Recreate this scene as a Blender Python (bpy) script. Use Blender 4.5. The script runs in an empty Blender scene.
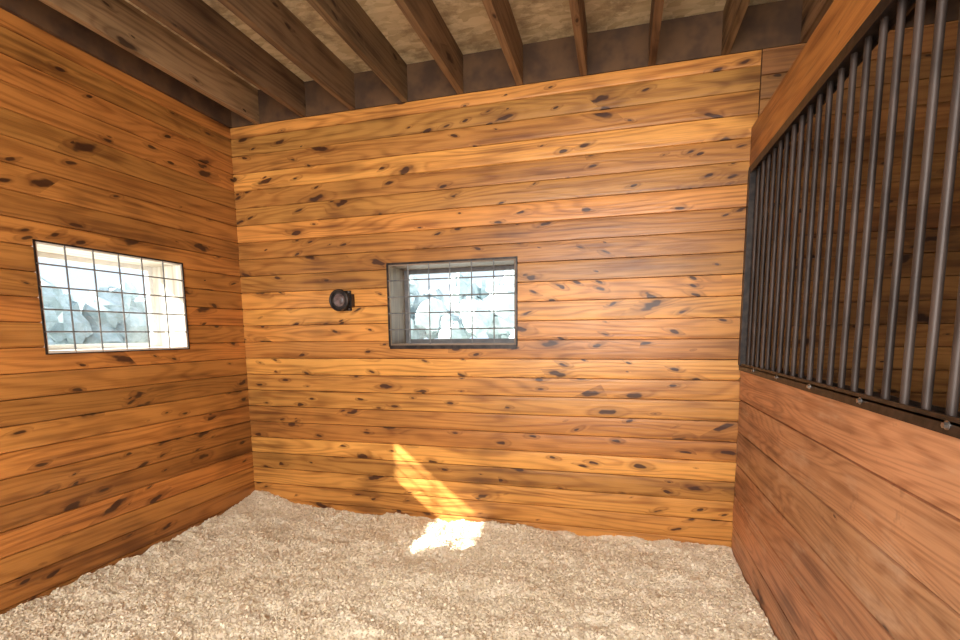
import bpy, math, random
import numpy as np
from mathutils import Matrix, Vector, noise
random.seed(11); rng=np.random.default_rng(5)
D=bpy.data; SC=bpy.context.scene
W=3.66; H=2.996; T=0.30; YF=-7.2; XR=7.4
DECK=H+0.24
def link(o,parent=None):
    SC.collection.objects.link(o)
    if parent: o.parent=parent
    return o
def empty(name):
    e=D.objects.new(name,None); e.empty_display_size=.1; return link(e)

# ---------------------------------------------------------------- node helper
class G:
    def __init__(s,name):
        s.mat=D.materials.new(name); s.mat.use_nodes=True; s.t=s.mat.node_tree; s.t.nodes.clear()
        s.out=s.t.nodes.new('ShaderNodeOutputMaterial'); s.b=s.t.nodes.new('ShaderNodeBsdfPrincipled')
        s.t.links.new(s.b.outputs[0],s.out.inputs[0])
    def n(s,k,**kw):
        nd=s.t.nodes.new(k)
        for a,v in kw.items(): setattr(nd,a,v)
        return nd
    def put(s,sock,v):
        if isinstance(v,bpy.types.NodeSocket): s.t.links.new(v,sock)
        elif isinstance(v,(tuple,list)) and sock.type=='RGBA': sock.default_value=(*v[:3],1)
        else: sock.default_value=v
    def m(s,op,a,b=0.0,c=0.0,clamp=False):
        nd=s.n('ShaderNodeMath',operation=op); nd.use_clamp=clamp
        s.put(nd.inputs[0],a); s.put(nd.inputs[1],b); s.put(nd.inputs[2],c); return nd.outputs[0]
    def ss(s,x,lo,hi,a=0.0,b=1.0):
        nd=s.n('ShaderNodeMapRange',interpolation_type='SMOOTHSTEP')
        for i,v in enumerate((x,lo,hi,a,b)): s.put(nd.inputs[i],v)
        return nd.outputs[0]
    def xyz(s,x,y,z=0.0):
        nd=s.n('ShaderNodeCombineXYZ'); s.put(nd.inputs[0],x); s.put(nd.inputs[1],y); s.put(nd.inputs[2],z); return nd.outputs[0]
    def noise(s,v,scale=1.0,detail=2.0,rough=.5,dist=0.0):
        nd=s.n('ShaderNodeTexNoise'); s.put(nd.inputs['Vector'],v); s.put(nd.inputs['Scale'],scale)
        s.put(nd.inputs['Detail'],detail); s.put(nd.inputs['Roughness'],rough); s.put(nd.inputs['Distortion'],dist); return nd.outputs[0]
    def mix(s,f,a,b,mode='MIX'):
        nd=s.n('ShaderNodeMix',data_type='RGBA',blend_type=mode)
        s.put(nd.inputs[0],f); s.put(nd.inputs[6],a); s.put(nd.inputs[7],b); return nd.outputs[2]
    def bump(s,h,strength,dist):
        nd=s.n('ShaderNodeBump'); s.put(nd.inputs['Height'],h); nd.inputs['Strength'].default_value=strength; nd.inputs['Distance'].default_value=dist
        s.t.links.new(nd.outputs[0],s.b.inputs['Normal'])
    def set(s,**kw):
        for k,v in kw.items(): s.put(s.b.inputs[k.replace('_',' ')],v)

def wood(name,light,mid,dark,knot,density=.2,rough=.38,tone=.22,rings=9.0,wear=None,spec=.5,kscale=1.0,blotk=.4):
    g=G(name)
    uv=g.n('ShaderNodeUVMap').outputs[0]; sp=g.n('ShaderNodeSeparateXYZ'); g.put(sp.inputs[0],uv)
    at=g.n('ShaderNodeAttribute',attribute_name='bid'); sb=g.n('ShaderNodeSeparateXYZ'); g.put(sb.inputs[0],at.outputs['Color'])
    r,gr,bl=sb.outputs
    U,V=sp.outputs[0],sp.outputs[1]
    u=g.m('MULTIPLY_ADD',r,37.0,U); v=g.m('MULTIPLY_ADD',gr,11.0,V)
    kv=g.m('MULTIPLY_ADD',g.m('SUBTRACT',bl,.5),g.m('MULTIPLY',U,.7),v)
    wob=g.m('MULTIPLY',g.m('SUBTRACT',g.noise(g.xyz(g.m('MULTIPLY',u,.5),v,bl),45.0,0.0),.5),.26)
    def knots(su,sv,dens,r0,off):
        vo=g.n('ShaderNodeTexVoronoi',voronoi_dimensions='2D')
        g.put(vo.inputs['Vector'],g.xyz(g.m('MULTIPLY_ADD',u,su/kscale,off),g.m('MULTIPLY',kv,sv/kscale))); vo.inputs['Scale'].default_value=1.0
        cs=g.n('ShaderNodeSeparateXYZ'); g.put(cs.inputs[0],vo.outputs['Color'])
        on=g.m('LESS_THAN',cs.outputs[0],dens)
        rad=g.m('MULTIPLY_ADD',cs.outputs[1],r0*1.1,r0*.25)
        d=g.m('ADD',vo.outputs['Distance'],wob)
        k=g.ss(g.m('DIVIDE',d,rad),1.05,.55)
        halo=g.ss(g.m('DIVIDE',vo.outputs['Distance'],rad),3.0,.6)
        return g.m('MULTIPLY',k,on),g.m('MULTIPLY',halo,on)
    k1,h1=knots(3.4,10.,density,.20,0.0)
    k2,h2=knots(7.0,20.,density*.6,.19,3.7)
    k=g.m('MAXIMUM',k1,k2); h=g.m('MAXIMUM',h1,h2)
    big=g.noise(g.xyz(g.m('MULTIPLY',u,.8),g.m('MULTIPLY',v,6.5),bl),1.0,1.0,.45)
    ph=g.m('ADD',g.m('MULTIPLY',big,rings),g.m('MULTIPLY',h,1.2))
    ph=g.m('ADD',ph,g.m('MULTIPLY',v,18.0))
    ring=g.m('MULTIPLY_ADD',g.m('SINE',g.m('MULTIPLY',ph,6.283)),.5,.5)
    ring=g.m('POWER',ring,2.2)
    fib=g.noise(g.xyz(g.m('MULTIPLY',u,6.0),g.m('MULTIPLY',v,170.0),bl),1.0,1.0,.6)
    streak=g.noise(g.xyz(g.m('MULTIPLY',u,1.1),g.m('MULTIPLY',v,24.0),bl),1.0,2.0,.55)
    blot=g.noise(g.xyz(U,V,.3),1.6,3.0,.6)
    f=g.m('ADD',g.m('MULTIPLY',ring,.52),g.m('MULTIPLY',g.m('SUBTRACT',fib,.5),.9))
    f=g.m('ADD',f,g.m('MULTIPLY',g.m('SUBTRACT',streak,.42),1.5),clamp=True)
    col=g.mix(f,light,mid)
    f2=g.ss(g.m('ADD',g.m('MULTIPLY',streak,.6),g.m('MULTIPLY',blot,.55)),.57,.82)
    col=g.mix(g.m('MULTIPLY',f2,.7),col,dark)
    t=g.m('MULTIPLY_ADD',g.m('SUBTRACT',r,.5),2*tone,1.0)
    t=g.m('MULTIPLY',t,g.m('MULTIPLY_ADD',g.m('SUBTRACT',blot,.5),-blotk*2,1.0))
    warm=g.m('MULTIPLY_ADD',g.m('SUBTRACT',gr,.5),.15,1.0)
    col=g.mix(1.0,col,g.xyz(t,g.m('MULTIPLY',t,warm),g.m('MULTIPLY',t,warm)),'MULTIPLY')
    col=g.mix(g.m('MULTIPLY',h,.42),col,dark)
    col=g.mix(g.m('MULTIPLY',k,.9),col,knot)
    if wear:
        sc=g.noise(g.xyz(g.m('MULTIPLY',U,3.0),g.m('MULTIPLY',V,9.0),.3),1.0,4.0,.7)
        col=g.mix(g.ss(sc,.50,.74,0,.65),col,wear)
        sc2=g.ss(g.noise(g.xyz(U,V,7.3),6.0,4.0,.75),.60,.72)
        col=g.mix(g.m('MULTIPLY',sc2,.45),col,dark)
    g.set(Base_Color=col,Roughness=g.m('MULTIPLY_ADD',fib,.25,rough-.1)); g.b.inputs['Specular IOR Level'].default_value=spec
    bf=g.noise(g.xyz(g.m('MULTIPLY',u,2.0),g.m('MULTIPLY',v,60.0),bl),1.0,1.0,.6)
    g.bump(bf,.35,.004)
    return g.mat

def simple(name,c1,c2,scale=8,rough=.6,metal=0,bump=.2,stretch=(1,1,1),dist=.003):
    g=G(name); tc=g.n('ShaderNodeTexCoord').outputs['Object']; mp=g.n('ShaderNodeMapping'); g.put(mp.inputs[0],tc); mp.inputs['Scale'].default_value=stretch
    nz=g.noise(mp.outputs[0],scale,3.0,.6)
    g.set(Base_Color=g.mix(g.ss(nz,.35,.65),c1,c2),Roughness=rough,Metallic=metal)
    if bump: g.bump(nz,bump,dist)
    return g.mat

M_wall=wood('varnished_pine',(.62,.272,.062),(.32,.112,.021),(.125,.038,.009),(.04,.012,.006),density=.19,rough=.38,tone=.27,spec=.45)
M_wallL=wood('varnished_pine_shaded',(.48,.195,.044),(.25,.086,.017),(.10,.030,.008),(.035,.011,.006),density=.19,rough=.34,tone=.27,spec=.5)  # back-wall pine darkened, the left wall's weaker light put into its colour
M_nb=wood('shaded_pine',(.40,.17,.045),(.24,.085,.02),(.09,.03,.008),(.03,.01,.004),density=.15,rough=.5)  # same pine with the neighbour stall's shade painted into the colour
M_dim=wood('dim_stall_pine',(.16,.065,.022),(.09,.035,.012),(.05,.018,.006),(.03,.01,.004),density=.15,rough=.5)  # pine colour lowered to carry the gloom of the neighbour stall
M_part=wood('worn_pine_plank',(.60,.31,.16),(.33,.135,.055),(.16,.06,.028),(.06,.02,.01),density=.05,rough=.45,rings=17,wear=(.64,.43,.29),tone=.12,kscale=1.3)
M_head=wood('header_pine',(.60,.25,.065),(.38,.13,.03),(.2,.06,.015),(.06,.02,.01),density=.04,rough=.4,tone=.1)
M_joist=wood('joist_lumber',(.28,.165,.08),(.15,.08,.038),(.06,.03,.015),(.04,.02,.01),density=.1,rough=.75,tone=.3,spec=.2)
M_trimL=wood('window_liner_pale',(.82,.75,.66),(.68,.59,.49),(.4,.3,.2),(.2,.12,.08),density=.02,rough=.5,tone=.05)
M_trimB=wood('window_liner_grey',(.26,.18,.12),(.15,.10,.06),(.09,.06,.04),(.1,.05,.03),density=.04,rough=.5,tone=.1)
M_dark=simple('dark_sheathing',(.05,.028,.015),(.03,.016,.01),6,.9)
M_rim=simple('rim_board',(.12,.058,.022),(.06,.028,.012),5,.8)
M_steel=simple('black_steel',(.022,.019,.018),(.06,.045,.038),22,.42,.6,.15)
M_bar=simple('worn_steel_bar',(.085,.060,.049),(.035,.023,.018),14,.5,.2,.15,(1,1,.25))
M_bolt=simple('zinc_bolt',(.45,.43,.42),(.3,.28,.27),30,.35,.9,.1)
M_vinylL=simple('white_sash',(.85,.85,.84),(.75,.76,.76),12,.5,0,.05)
M_vinylB=simple('grey_sash',(.16,.15,.15),(.11,.11,.11),12,.5,0,.05)
M_rod=simple('grille_rod',(.14,.14,.14),(.24,.23,.22),30,.45,.3,.1)
M_conc=simple('concrete',(.2,.19,.18),(.27,.26,.24),5,.9)
M_out=simple('pale_ground',(.45,.45,.42),(.36,.38,.34),.8,.9,0,0)
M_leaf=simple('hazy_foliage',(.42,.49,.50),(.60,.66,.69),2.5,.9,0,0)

def osb():
    g=G('osb_deck'); tc=g.n('ShaderNodeTexCoord').outputs['Object']
    vo=g.n('ShaderNodeTexVoronoi'); mp=g.n('ShaderNodeMapping'); g.put(mp.inputs[0],tc); mp.inputs['Scale'].default_value=(1,2.4,1); mp.inputs['Rotation'].default_value=(0,0,.4)
    g.put(vo.inputs['Vector'],mp.outputs[0]); vo.inputs['Scale'].default_value=14
    s=g.n('ShaderNodeSeparateXYZ'); g.put(s.inputs[0],vo.outputs['Color'])
    nz=g.noise(tc,4.0,5.0,.75)
    col=g.mix(s.outputs[0],(.68,.54,.32),(.46,.34,.18)); col=g.mix(g.ss(nz,.45,.68,0,.75),col,(.20,.13,.065))
    g.set(Base_Color=col,Roughness=.85); return g.mat
M_osb=osb()
def shav(name,attr=False):
    g=G(name); tc=g.n('ShaderNodeTexCoord').outputs['Object']
    n1=g.noise(tc,2.2,3.0,.6)
    col=g.mix(g.ss(n1,.35,.7),(.96,.86,.70),(.86,.74,.57))
    if attr:
        at=g.n('ShaderNodeAttribute',attribute_name='bid'); s=g.n('ShaderNodeSeparateXYZ'); g.put(s.inputs[0],at.outputs['Color'])
        t=g.m('MULTIPLY_ADD',s.outputs[0],.24,.82); col=g.mix(1.0,col,g.xyz(t,t,g.m('MULTIPLY_ADD',s.outputs[1],-.08,t)),'MULTIPLY')
    g.set(Base_Color=col,Roughness=.85); g.b.inputs['Specular IOR Level'].default_value=.25
    return g.mat
M_bed=shav('shavings_bed'); M_chip=shav('shaving_chips',True)
def glass():
    g=G('window_glass'); t=g.t; t.nodes.remove(g.b)
    tr=g.n('ShaderNodeBsdfTransparent'); tr.inputs[0].default_value=(.93,.96,.97,1)
    gl=g.n('ShaderNodeBsdfGlossy'); gl.inputs['Roughness'].default_value=.03
    mx=g.n('ShaderNodeMixShader'); mx.inputs[0].default_value=.05
    t.links.new(tr.outputs[0],mx.inputs[1]); t.links.new(gl.outputs[0],mx.inputs[2]); t.links.new(mx.outputs[0],g.out.inputs[0]); return g.mat
M_glass=glass()

# ---------------------------------------------------------------- mesh builder
class MB:
    def __init__(s): s.v=[];s.f=[];s.uv=[];s.bid=[];s.mi=[];s.sm=[]
    def face(s,pts,uvs,bid,mi=0,sm=False):
        b=len(s.v); s.v+= [tuple(p) for p in pts]; s.f.append(tuple(range(b,b+len(pts)))); s.uv+=list(uvs); s.bid+= [bid]*len(pts); s.mi.append(mi); s.sm.append(sm)
    def box(s,a,b,mi=0,bid=None):
        lo=[min(a[i],b[i]) for i in range(3)]; hi=[max(a[i],b[i]) for i in range(3)]
        bid=bid or (random.random(),random.random(),random.random(),1)
        L=max(range(3),key=lambda i:hi[i]-lo[i]); o=[i for i in range(3) if i!=L]
        def P(x,y,z): return (hi[0] if x else lo[0],hi[1] if y else lo[1],hi[2] if z else lo[2])
        for q in (((0,0,0),(0,0,1),(0,1,1),(0,1,0)),((1,0,0),(1,1,0),(1,1,1),(1,0,1)),((0,0,0),(1,0,0),(1,0,1),(0,0,1)),((0,1,0),(0,1,1),(1,1,1),(1,1,0)),((0,0,0),(0,1,0),(1,1,0),(1,0,0)),((0,0,1),(1,0,1),(1,1,1),(0,1,1))):
            pts=[P(*c) for c in q]
            s.face(pts,[(p[L],p[o[0]]+p[o[1]]) for p in pts],bid,mi)
    def cyl(s,p,q,r,n=12,mi=0,caps=True,r2=None,bid=None):
        p=Vector(p);q=Vector(q); d=(q-p).normalized(); a=d.orthogonal().normalized(); c=d.cross(a); r2=r if r2 is None else r2
        bid=bid or (random.random(),random.random(),random.random(),1)
        A=[p+(a*math.cos(t)+c*math.sin(t))*r for t in [2*math.pi*i/n for i in range(n)]]
        B=[q+(a*math.cos(t)+c*math.sin(t))*r2 for t in [2*math.pi*i/n for i in range(n)]]
        for i in range(n):
            j=(i+1)%n; s.face([A[i],A[j],B[j],B[i]],[(0,i/n),(0,j/n),(1,j/n),(1,i/n)],bid,mi,False)
        if caps: s.face(A[::-1],[(0,0)]*n,bid,mi); s.face(B,[(0,0)]*n,bid,mi)
    def torus(s,c,ax,R,r,n=28,k=10,mi=0,a0=0,a1=2*math.pi):
        c=Vector(c); ax=Vector(ax).normalized(); e=ax.orthogonal().normalized(); f=ax.cross(e); pts=[]
        for i in range(n+1):
            t=a0+(a1-a0)*i/n; d=e*math.cos(t)+f*math.sin(t)
            pts.append([c+d*(R+r*math.cos(2*math.pi*j/k))+ax*r*math.sin(2*math.pi*j/k) for j in range(k)])
        for i in range(n):
            for j in range(k):
                jj=(j+1)%k; s.face([pts[i][j],pts[i+1][j],pts[i+1][jj],pts[i][jj]],[(0,0)]*4,(.5,.5,.5,1),mi,False)
    def done(s,name,mats,parent=None,smooth=False):
        me=D.meshes.new(name); me.from_pydata(s.v,[],s.f)
        ul=me.uv_layers.new(name='UVMap'); ul.data.foreach_set('uv',np.array(s.uv,dtype=np.float32).ravel())
        ca=me.color_attributes.new('bid','FLOAT_COLOR','CORNER'); ca.data.foreach_set('color',np.array(s.bid,dtype=np.float32).ravel())
        for m in mats: me.materials.append(m)
        me.polygons.foreach_set('material_index',s.mi)
        if smooth:
            import bmesh
            bm=bmesh.new(); bm.from_mesh(me); bmesh.ops.remove_doubles(bm,verts=bm.verts,dist=1e-5); bmesh.ops.recalc_face_normals(bm,faces=bm.faces)
            for f in bm.faces: f.smooth=True
            for e in bm.edges:
                if len(e.link_faces)==2 and e.calc_face_angle(0)>.7: e.smooth=False
            bm.to_mesh(me); bm.free()
        me.update(); return link(D.objects.new(name,me),parent)

def boards(mb,O,ua,na,L,z0,z1,rowh,holes=(),mi=0,zoff=0,joints=True,groove=.010,ch=.0042,th=.018,cup=.0014,jp=.3):
    O=Vector(O);ua=Vector(ua);na=Vector(na);Z=Vector((0,0,1))
    z=z0-zoff
    while z<z1-1e-4:
        a=max(z,z0); b=min(z+rowh,z1); z+=rowh
        if b-a<.005: continue
        pieces=[]
        cuts=[0,L]
        if joints and random.random()<jp: cuts=[0,L*random.uniform(.15,.85),L]
        for i in range(len(cuts)-1):
            bid=(random.random(),random.random(),random.random(),1); off=random.uniform(-.0015,.0015)
            segs=[(cuts[i]+(.0008 if i else 0),cuts[i+1]-(.0008 if i<len(cuts)-2 else 0),a,b)]
            for (h0,h1,v0,v1) in holes:
                new=[]
                for (s0,s1,c,d) in segs:
                    if s1<=h0 or s0>=h1 or d<=v0 or c>=v1: new.append((s0,s1,c,d)); continue
                    if s0<h0: new.append((s0,h0,c,d))
                    if s1>h1: new.append((h1,s1,c,d))
                    m0,m1=max(s0,h0),min(s1,h1)
                    if c<v0: new.append((m0,m1,c,v0))
                    if d>v1: new.append((m0,m1,v1,d))
                segs=new
            for (s0,s1,c,d) in segs: pieces.append((s0,s1,c,d,bid,off))
        for (s0,s1,c,d,bid,off) in pieces:
            lo=(abs(c-a)<1e-6); hi=(abs(d-b)<1e-6)
            prof=[(c+.0005,-th)]
            prof+= [(c+.0005,-groove),(c+ch,-.0005)] if lo else [(c,0)]
            for k in (.15,.3,.5,.7,.85):
                zz=c+(d-c)*k; prof.append((zz,cup*(1-((zz-(a+b)/2)/((b-a)/2))**2)))
            prof+= [(d-ch*.6,-.0005),(d-.0005,-groove)] if hi else [(d,0)]
            prof.append((d-.0005,-th))
            def P(u,zz,n): return O+ua*u+Z*zz+na*(n+off)
            for k in range(len(prof)-1):
                (za,n1),(zb,n2)=prof[k],prof[k+1]
                mb.face([P(s0,za,n1),P(s1,za,n1),P(s1,zb,n2),P(s0,zb,n2)],[(s0,za),(s1,za),(s1,zb),(s0,zb)],bid,mi)
            for e in (s0,s1): mb.face([P(e,zz,n) for zz,n in prof],[(e,zz) for zz,n in prof],bid,mi)

WBx=(1.295,2.25); WBz=(1.316,1.906); WLy=(-1.461,-.552); WLz=(1.314,1.903)
ROW=.130
ZB=-.05
mb=MB()
boards(mb,(0,0,0),(1,0,0),(0,-1,0),W+.02,ZB,H,ROW,[(WBx[0],WBx[1],WBz[0],WBz[1])],zoff=.03,joints=False)
for a,b in (((-T,.019,ZB),(WBx[0],T,DECK)),((WBx[1],.019,ZB),(XR+.2,T,DECK)),((WBx[0],.019,ZB),(WBx[1],T,WBz[0])),((WBx[0],.019,WBz[1]),(WBx[1],T,DECK))): mb.box(a,b,1)
boards(mb,(W+.026,0,0),(1,0,0),(0,-1,0),XR-W-.03,ZB,H,ROW,zoff=.085,mi=2)
mb.done('wall_back',[M_wall,M_dark,M_nb])
mb=MB()
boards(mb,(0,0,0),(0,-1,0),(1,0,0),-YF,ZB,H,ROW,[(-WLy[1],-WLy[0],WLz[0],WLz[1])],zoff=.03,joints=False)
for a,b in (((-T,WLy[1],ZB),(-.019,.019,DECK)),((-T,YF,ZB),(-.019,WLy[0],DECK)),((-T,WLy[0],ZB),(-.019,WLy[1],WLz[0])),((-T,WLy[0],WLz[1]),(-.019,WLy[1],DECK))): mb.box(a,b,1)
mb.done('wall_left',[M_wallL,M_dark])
mb=MB(); boards(mb,(XR,0,0),(0,-1,0),(-1,0,0),-YF,ZB,H,ROW); mb.box((XR+.019,YF,ZB),(XR+.2,.019,DECK),1); mb.done('wall_right',[M_dim,M_dark])
mb=MB(); boards(mb,(0,YF,0),(1,0,0),(0,1,0),XR,ZB,H,ROW); mb.box((-T,YF-.2,ZB),(XR+.2,YF-.019,DECK),1); mb.done('wall_front',[M_wall,M_dark])
mb=MB(); boards(mb,(W+.06,-3.8,0),(1,0,0),(0,1,0),XR-W-.06,ZB,H,ROW); mb.box((W+.06,-3.9,ZB),(XR,-3.82,DECK-.002),1); mb.done('wall_stall_front',[M_dim,M_dark])
mb=MB(); mb.box((-T,YF-.2,-.15),(XR+.2,T,-.05)); mb.done('floor',[M_conc])
root=empty('ceiling')
mb=MB(); mb.box((-T,YF-.2,DECK),(XR+.2,T,DECK+.02)); mb.done('osb_deck',[M_osb],root)
mb=MB(); x=.253-.4045
while x<XR:
    if x>0.03: mb.box((x-.021,YF+.01,H),(x+.021,-.003,DECK-.001))
    x+=.4045
mb.done('joists',[M_joist],root)
mb=MB()
mb.box((0.0,-.002,H+.001),(XR,.018,DECK-.001)); mb.box((-.018,YF,H+.001),(.02,-.003,DECK-.001))
mb.done('rim_boards',[M_rim],root)
# ---------------------------------------------------------------- windows
def window(name,back):
    e=empty(name)
    if back:
        s0,s1=WBx; z0,z1=WBz; P=lambda s,n,z:(s,n,z)
    else:
        s0,s1=WLy; z0,z1=WLz; P=lambda s,n,z:(-n,s,z)
    w=s1-s0;h=z1-z0
    mb=MB(); t=.015
    for a,b in (((s0,-.004,z0),(s0+t,T,z1)),((s1-t,-.004,z0),(s1,T,z1)),((s0+t,-.006,z0),(s1-t,T,z0+t)),((s0+t,-.004,z1-t),(s1-t,T,z1))): mb.box(P(*a),P(*b))
    mb.done('liner',[M_trimB if back else M_trimL],e)
    mb=MB(); n0,n1=T-.05,T-.015; f=.03
    S0,S1,Z0,Z1=s0+t,s1-t,z0+t,z1-t
    for a,b in (((S0,n0,Z0),(S0+f,n1,Z1)),((S1-f,n0,Z0),(S1,n1,Z1)),((S0+f,n0,Z0),(S1-f,n1,Z0+f)),((S0+f,n0,Z1-f),(S1-f,n1,Z1))): mb.box(P(*a),P(*b))
    mb.done('sash',[M_vinylB if back else M_vinylL],e)
    mb=MB(); mb.box(P(S0+f,T-.04,Z0+f),P(S1-f,T-.036,Z1-f)); mb.done('glass',[M_glass],e)
    mb=MB(); q=.003 if not back else .008; m0,m1=-.010,-.004; i=.006
    for a,b in (((s0-q,m0,z0-q),(s0+i,m1,z1+q)),((s1-i*.5,m0,z0-q),(s1+q,m1,z1+q)),((s0,m0,z0-(.024 if back else q)),(s1,m1,z0+i*.5)),((s0,m0,z1-i),(s1,m1,z1+q))): mb.box(P(*a),P(*b),0)
    mb.done('grille_frame',[M_steel],e)
    mb=MB()
    for i in range(1,6): x=s0+w*i/6; mb.cyl(P(x,-.002,z0),P(x,-.002,z1),.0045,8)
    for i in range(1,5): z=z0+h*i/5; mb.cyl(P(s0,-.008,z),P(s1,-.008,z),.0045,8)
    mb.done('grille_rods',[M_rod],e,True)
window('window_1',False); window('window_2',True)

# ---------------------------------------------------------------- partition between stalls
PZ=1.179; GZ=2.337; HZ=2.572
e=empty('stall_partition')
mb=MB(); nr=6; 
boards(mb,(W,-.012,0),(0,-1,0),(-1,0,0),3.75,ZB,PZ,(PZ-ZB)/nr,mi=0,joints=False,groove=.012,ch=.006,th=.02,cup=.0015)
boards(mb,(W+.04,-.012,0),(0,-1,0),(1,0,0),3.75,ZB,PZ,(PZ-ZB)/nr,mi=0,joints=False,groove=.012,ch=.006,th=.02,cup=.0015)
mb.done('planks',[M_part],e)
mb=MB(); mb.box((W-.012,-3.76,GZ),(W+.045,-.004,HZ)); o=mb.done('header_beam',[M_head],e)
mb=MB()
mb.box((W-.012,-3.76,PZ-.022),(W-.006,-.004,PZ+.022)); mb.box((W+.046,-3.76,PZ-.022),(W+.052,-.004,PZ+.022)); mb.box((W-.012,-3.76,PZ+.004),(W+.052,-.004,PZ+.01))
mb.box((W-.016,-3.76,GZ-.03),(W-.01,-.004,GZ+.012)); mb.box((W+.046,-3.76,GZ-.03),(W+.052,-.004,GZ+.012)); mb.box((W-.014,-3.76,GZ-.012),(W+.05,-.004,GZ-.004))
mb.box((W-.018,-.05,PZ+.01),(W+.052,-.004,GZ-.004))
mb.done('steel_channel',[M_steel],e)
mb=MB(); y=-.09
while y>-3.74:
    mb.cyl((W+.02,y,PZ),(W+.02,y,GZ),.0108,14); y-=.0995
mb.done('grille_bars',[M_bar],e,True)
mb=MB(); y=-.35
while y>-3.7:
    mb.cyl((W-.006,y,PZ),(W-.014,y,PZ),.011,16); mb.cyl((W-.013,y,PZ),(W-.021,y,PZ),.007,6); y-=.42
mb.done('bolts',[M_bolt],e)

# ---------------------------------------------------------------- round black holder on the back wall
e=empty('salt_block_holder')
c=Vector((.93,-.003,1.655))
mb=MB()
mb.box(c+Vector((-.05,-.010,-.075)),c+Vector((.06,.0,.075)))
mb.cyl(c+Vector((0,-.008,0)),c+Vector((0,-.075,0)),.062,28,r2=.078)
mb.torus(c+Vector((0,-.078,0)),(0,1,0),.072,.010)
mb.box(c+Vector((.03,-.05,-.045)),c+Vector((.088,-.008,.045)))
mb.done('cup',[M_steel],e,True)
mb=MB(); mb.cyl(c+Vector((0,-.07,0)),c+Vector((0,-.095,0)),.05,24,r2=.036); mb.cyl(c+Vector((0,-.095,0)),c+Vector((0,-.10,0)),.036,24,r2=.02)
mb.done('salt_block',[simple('dark_mineral_salt',(.07,.04,.035),(.2,.14,.13),25,.35)],e,True)
mb=MB()
for dx,dz in ((.045,.063),(-.04,-.064),(.045,-.063)): mb.cyl(c+Vector((dx,-.010,dz)),c+Vector((dx,-.015,dz)),.007,10)
mb.done('screws',[M_bolt],e)

# ---------------------------------------------------------------- bedding
def fz(x,y):
    z=.024*noise.noise((x*1.6,y*1.6,0))+.026*noise.noise((x*4.2,y*4.2,3))+.020*noise.noise((x*9,y*9,7))+.012*noise.noise((x*24,y*24,1))
    z+=.07*math.exp(-((x/.30)**2+(y/.22)**2))+.03*math.exp(-(x/.2)**2)+.012*math.exp(-(y/.15)**2)
    return z
X0,X1,Y0=.004,W-.006,-.004
st=.014; nx=int(W/st); ny=int(3.75/st)
vs=[];fs=[]
for j in range(ny+1):
    for i in range(nx+1):
        x=X0+(X1-X0)*i/nx; y=Y0-3.7*j/ny; z=fz(x,y)+.007*noise.noise((x*60,y*60,5)); vs.append((x,y,z))
for j in range(ny):
    for i in range(nx):
        a=j*(nx+1)+i; fs.append((a,a+nx+1,a+nx+2,a+1))
root=empty('shavings_bedding')
me=D.meshes.new('bed'); me.from_pydata(vs,[],fs); me.materials.append(M_bed); me.polygons.foreach_set('use_smooth',[True]*len(fs)); me.update(); link(D.objects.new('bed',me),root)
N=110000
cx=rng.uniform(.014,W-.016,N); cy=-.014-rng.uniform(0,1,N)**.85*2.2
q=rng.normal(size=(N,3,3))
s=rng.uniform(.004,.0095,N)
V=np.zeros((N,6,3),np.float32)
a=q[:,0]; a[:,2]*=.35; a/=np.linalg.norm(a,axis=1)[:,None]
up_=np.tile([0,0,1.],(N,1))+q[:,1]*.45; b=np.cross(up_,a); b/=np.linalg.norm(b,axis=1)[:,None]; n_=np.cross(a,b)
cz=np.array([fz(x,y) for x,y in zip(cx,cy)])+rng.uniform(.001,.008,N)
C=np.stack([cx,cy,cz],1)
for k,(uu,vv,ww) in enumerate(((-1,-.6,0),(0,-.6,.45),(1,-.6,0),(1,.6,0),(0,.6,.45),(-1,.6,0))):
    V[:,k]=C+s[:,None]*(a*uu+b*vv+n_*ww)
V[:,:,0]=np.clip(V[:,:,0],X0,X1); V[:,:,1]=np.minimum(V[:,:,1],Y0)
idx=np.arange(N)[:,None]*6
Fa=np.stack([np.concatenate([idx,idx+1,idx+4,idx+5],1),np.concatenate([idx+1,idx+2,idx+3,idx+4],1)],1).reshape(-1,4)
me=D.meshes.new('chips'); me.vertices.add(N*6); me.vertices.foreach_set('co',V.ravel())
me.loops.add(len(Fa)*4); me.loops.foreach_set('vertex_index',Fa.ravel().astype(np.int32))
me.polygons.add(len(Fa)); me.polygons.foreach_set('loop_start',np.arange(len(Fa),dtype=np.int32)*4)
me.update(calc_edges=True); me.validate()
ca=me.color_attributes.new('bid','FLOAT_COLOR','POINT'); cc=np.repeat(rng.uniform(0,1,(N,4)),6,axis=0).astype(np.float32); ca.data.foreach_set('color',cc.ravel())
me.materials.append(M_chip); link(D.objects.new('chips',me),root)

# ---------------------------------------------------------------- outdoors
mb=MB(); mb.box((-60,-40,-.4),(-.31,60,-.3)); mb.box((-.31,.31,-.4),(60,60,-.3)); mb.done('ground_outside',[M_out])
mb=MB()
def tree(x,y,hh):
    mb.cyl((x,y,-.35),(x,y,hh*.6),.12,8,r2=.05)
    for k in range(14):
        r=random.uniform(.25,.75); c=Vector((x+random.uniform(-1,1),y+random.uniform(-1,1),hh*random.uniform(.3,1)))
        lat,lon=6,9
        pts=[[c+Vector((math.sin(math.pi*i/lat)*math.cos(2*math.pi*j/lon),math.sin(math.pi*i/lat)*math.sin(2*math.pi*j/lon),math.cos(math.pi*i/lat)))*r*(1+.5*noise.noise((i*1.3+k,j*1.7,x))) for j in range(lon)] for i in range(lat+1)]
        for i in range(lat):
            for j in range(lon):
                jj=(j+1)%lon; mb.face([pts[i][j],pts[i+1][j],pts[i+1][jj],pts[i][jj]],[(0,0)]*4,(.5,.5,.5,1))
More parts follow.
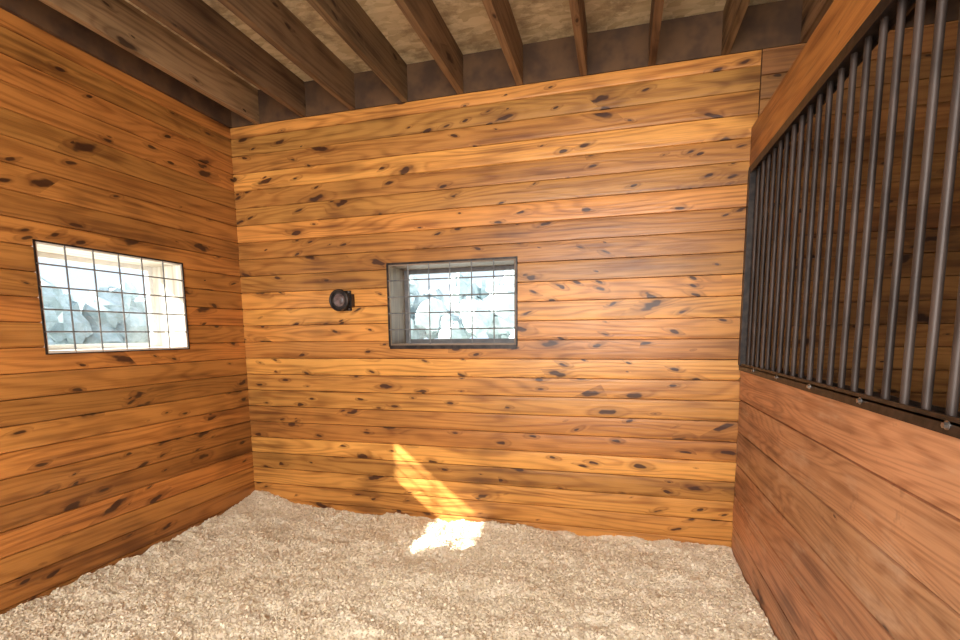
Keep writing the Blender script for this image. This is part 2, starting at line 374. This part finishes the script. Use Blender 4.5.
for i in range(26): tree(-16+i*1.5+random.uniform(-.6,.6),17+random.uniform(-2,3),random.uniform(2.2,4.2))
for i in range(20): tree(-18+random.uniform(-3,2),-4+i*1.4,random.uniform(2.0,4.0))
mb.done('tree_line',[M_leaf])

# ---------------------------------------------------------------- light
w=D.worlds.new('sky'); SC.world=w; w.use_nodes=True; nt=w.node_tree
bg=nt.nodes['Background']; bg.inputs[0].default_value=(.78,.90,1.0,1); bg.inputs[1].default_value=1.6
su=D.lights.new('sun','SUN'); su.energy=32; su.angle=math.radians(.8); su.color=(1,.95,.86)
o=link(D.objects.new('sun',su)); o.rotation_euler=Vector((1,.435,-.80)).to_track_quat('-Z','Y').to_euler(); o.location=(-6,-3,6)
def area(name,loc,tgt,sx,sy,en,col):
    l=D.lights.new(name,'AREA'); l.shape='RECTANGLE'; l.size=sx; l.size_y=sy; l.energy=en; l.color=col
    o=link(D.objects.new(name,l)); o.location=loc; o.rotation_euler=(Vector(tgt)-Vector(loc)).to_track_quat('-Z','Y').to_euler(); return o
area('fill_light',(2.6,-5.2,2.0),(2.1,0,1.2),2.6,2.0,262,(1,.975,.94))  # unseen fill light added behind the camera to brighten the stall

# ---------------------------------------------------------------- camera
yaw,pit,rol=.2743,-.1222,-.01075; f=493.1
fw=Vector((-math.sin(yaw)*math.cos(pit),math.cos(yaw)*math.cos(pit),math.sin(pit)))
rt=Vector((math.cos(yaw),math.sin(yaw),0)); up=rt.cross(fw)
c_,s_=math.cos(rol),math.sin(rol); R=c_*rt+s_*up; Uv=-s_*rt+c_*up
cam=D.cameras.new('camera'); cam.sensor_width=36; cam.lens=f/960*36; cam.shift_y=(394.8-320)/960; cam.clip_start=.02
co=link(D.objects.new('camera',cam))
Mx=Matrix.Identity(4)
for i in range(3): Mx[i][0]=R[i]; Mx[i][1]=Uv[i]; Mx[i][2]=-fw[i]; Mx[i][3]=(2.931,-3.368,1.394)[i]
co.matrix_world=Mx; SC.camera=co
SC.view_settings.view_transform='Standard'; SC.view_settings.look='None'; SC.view_settings.exposure=0
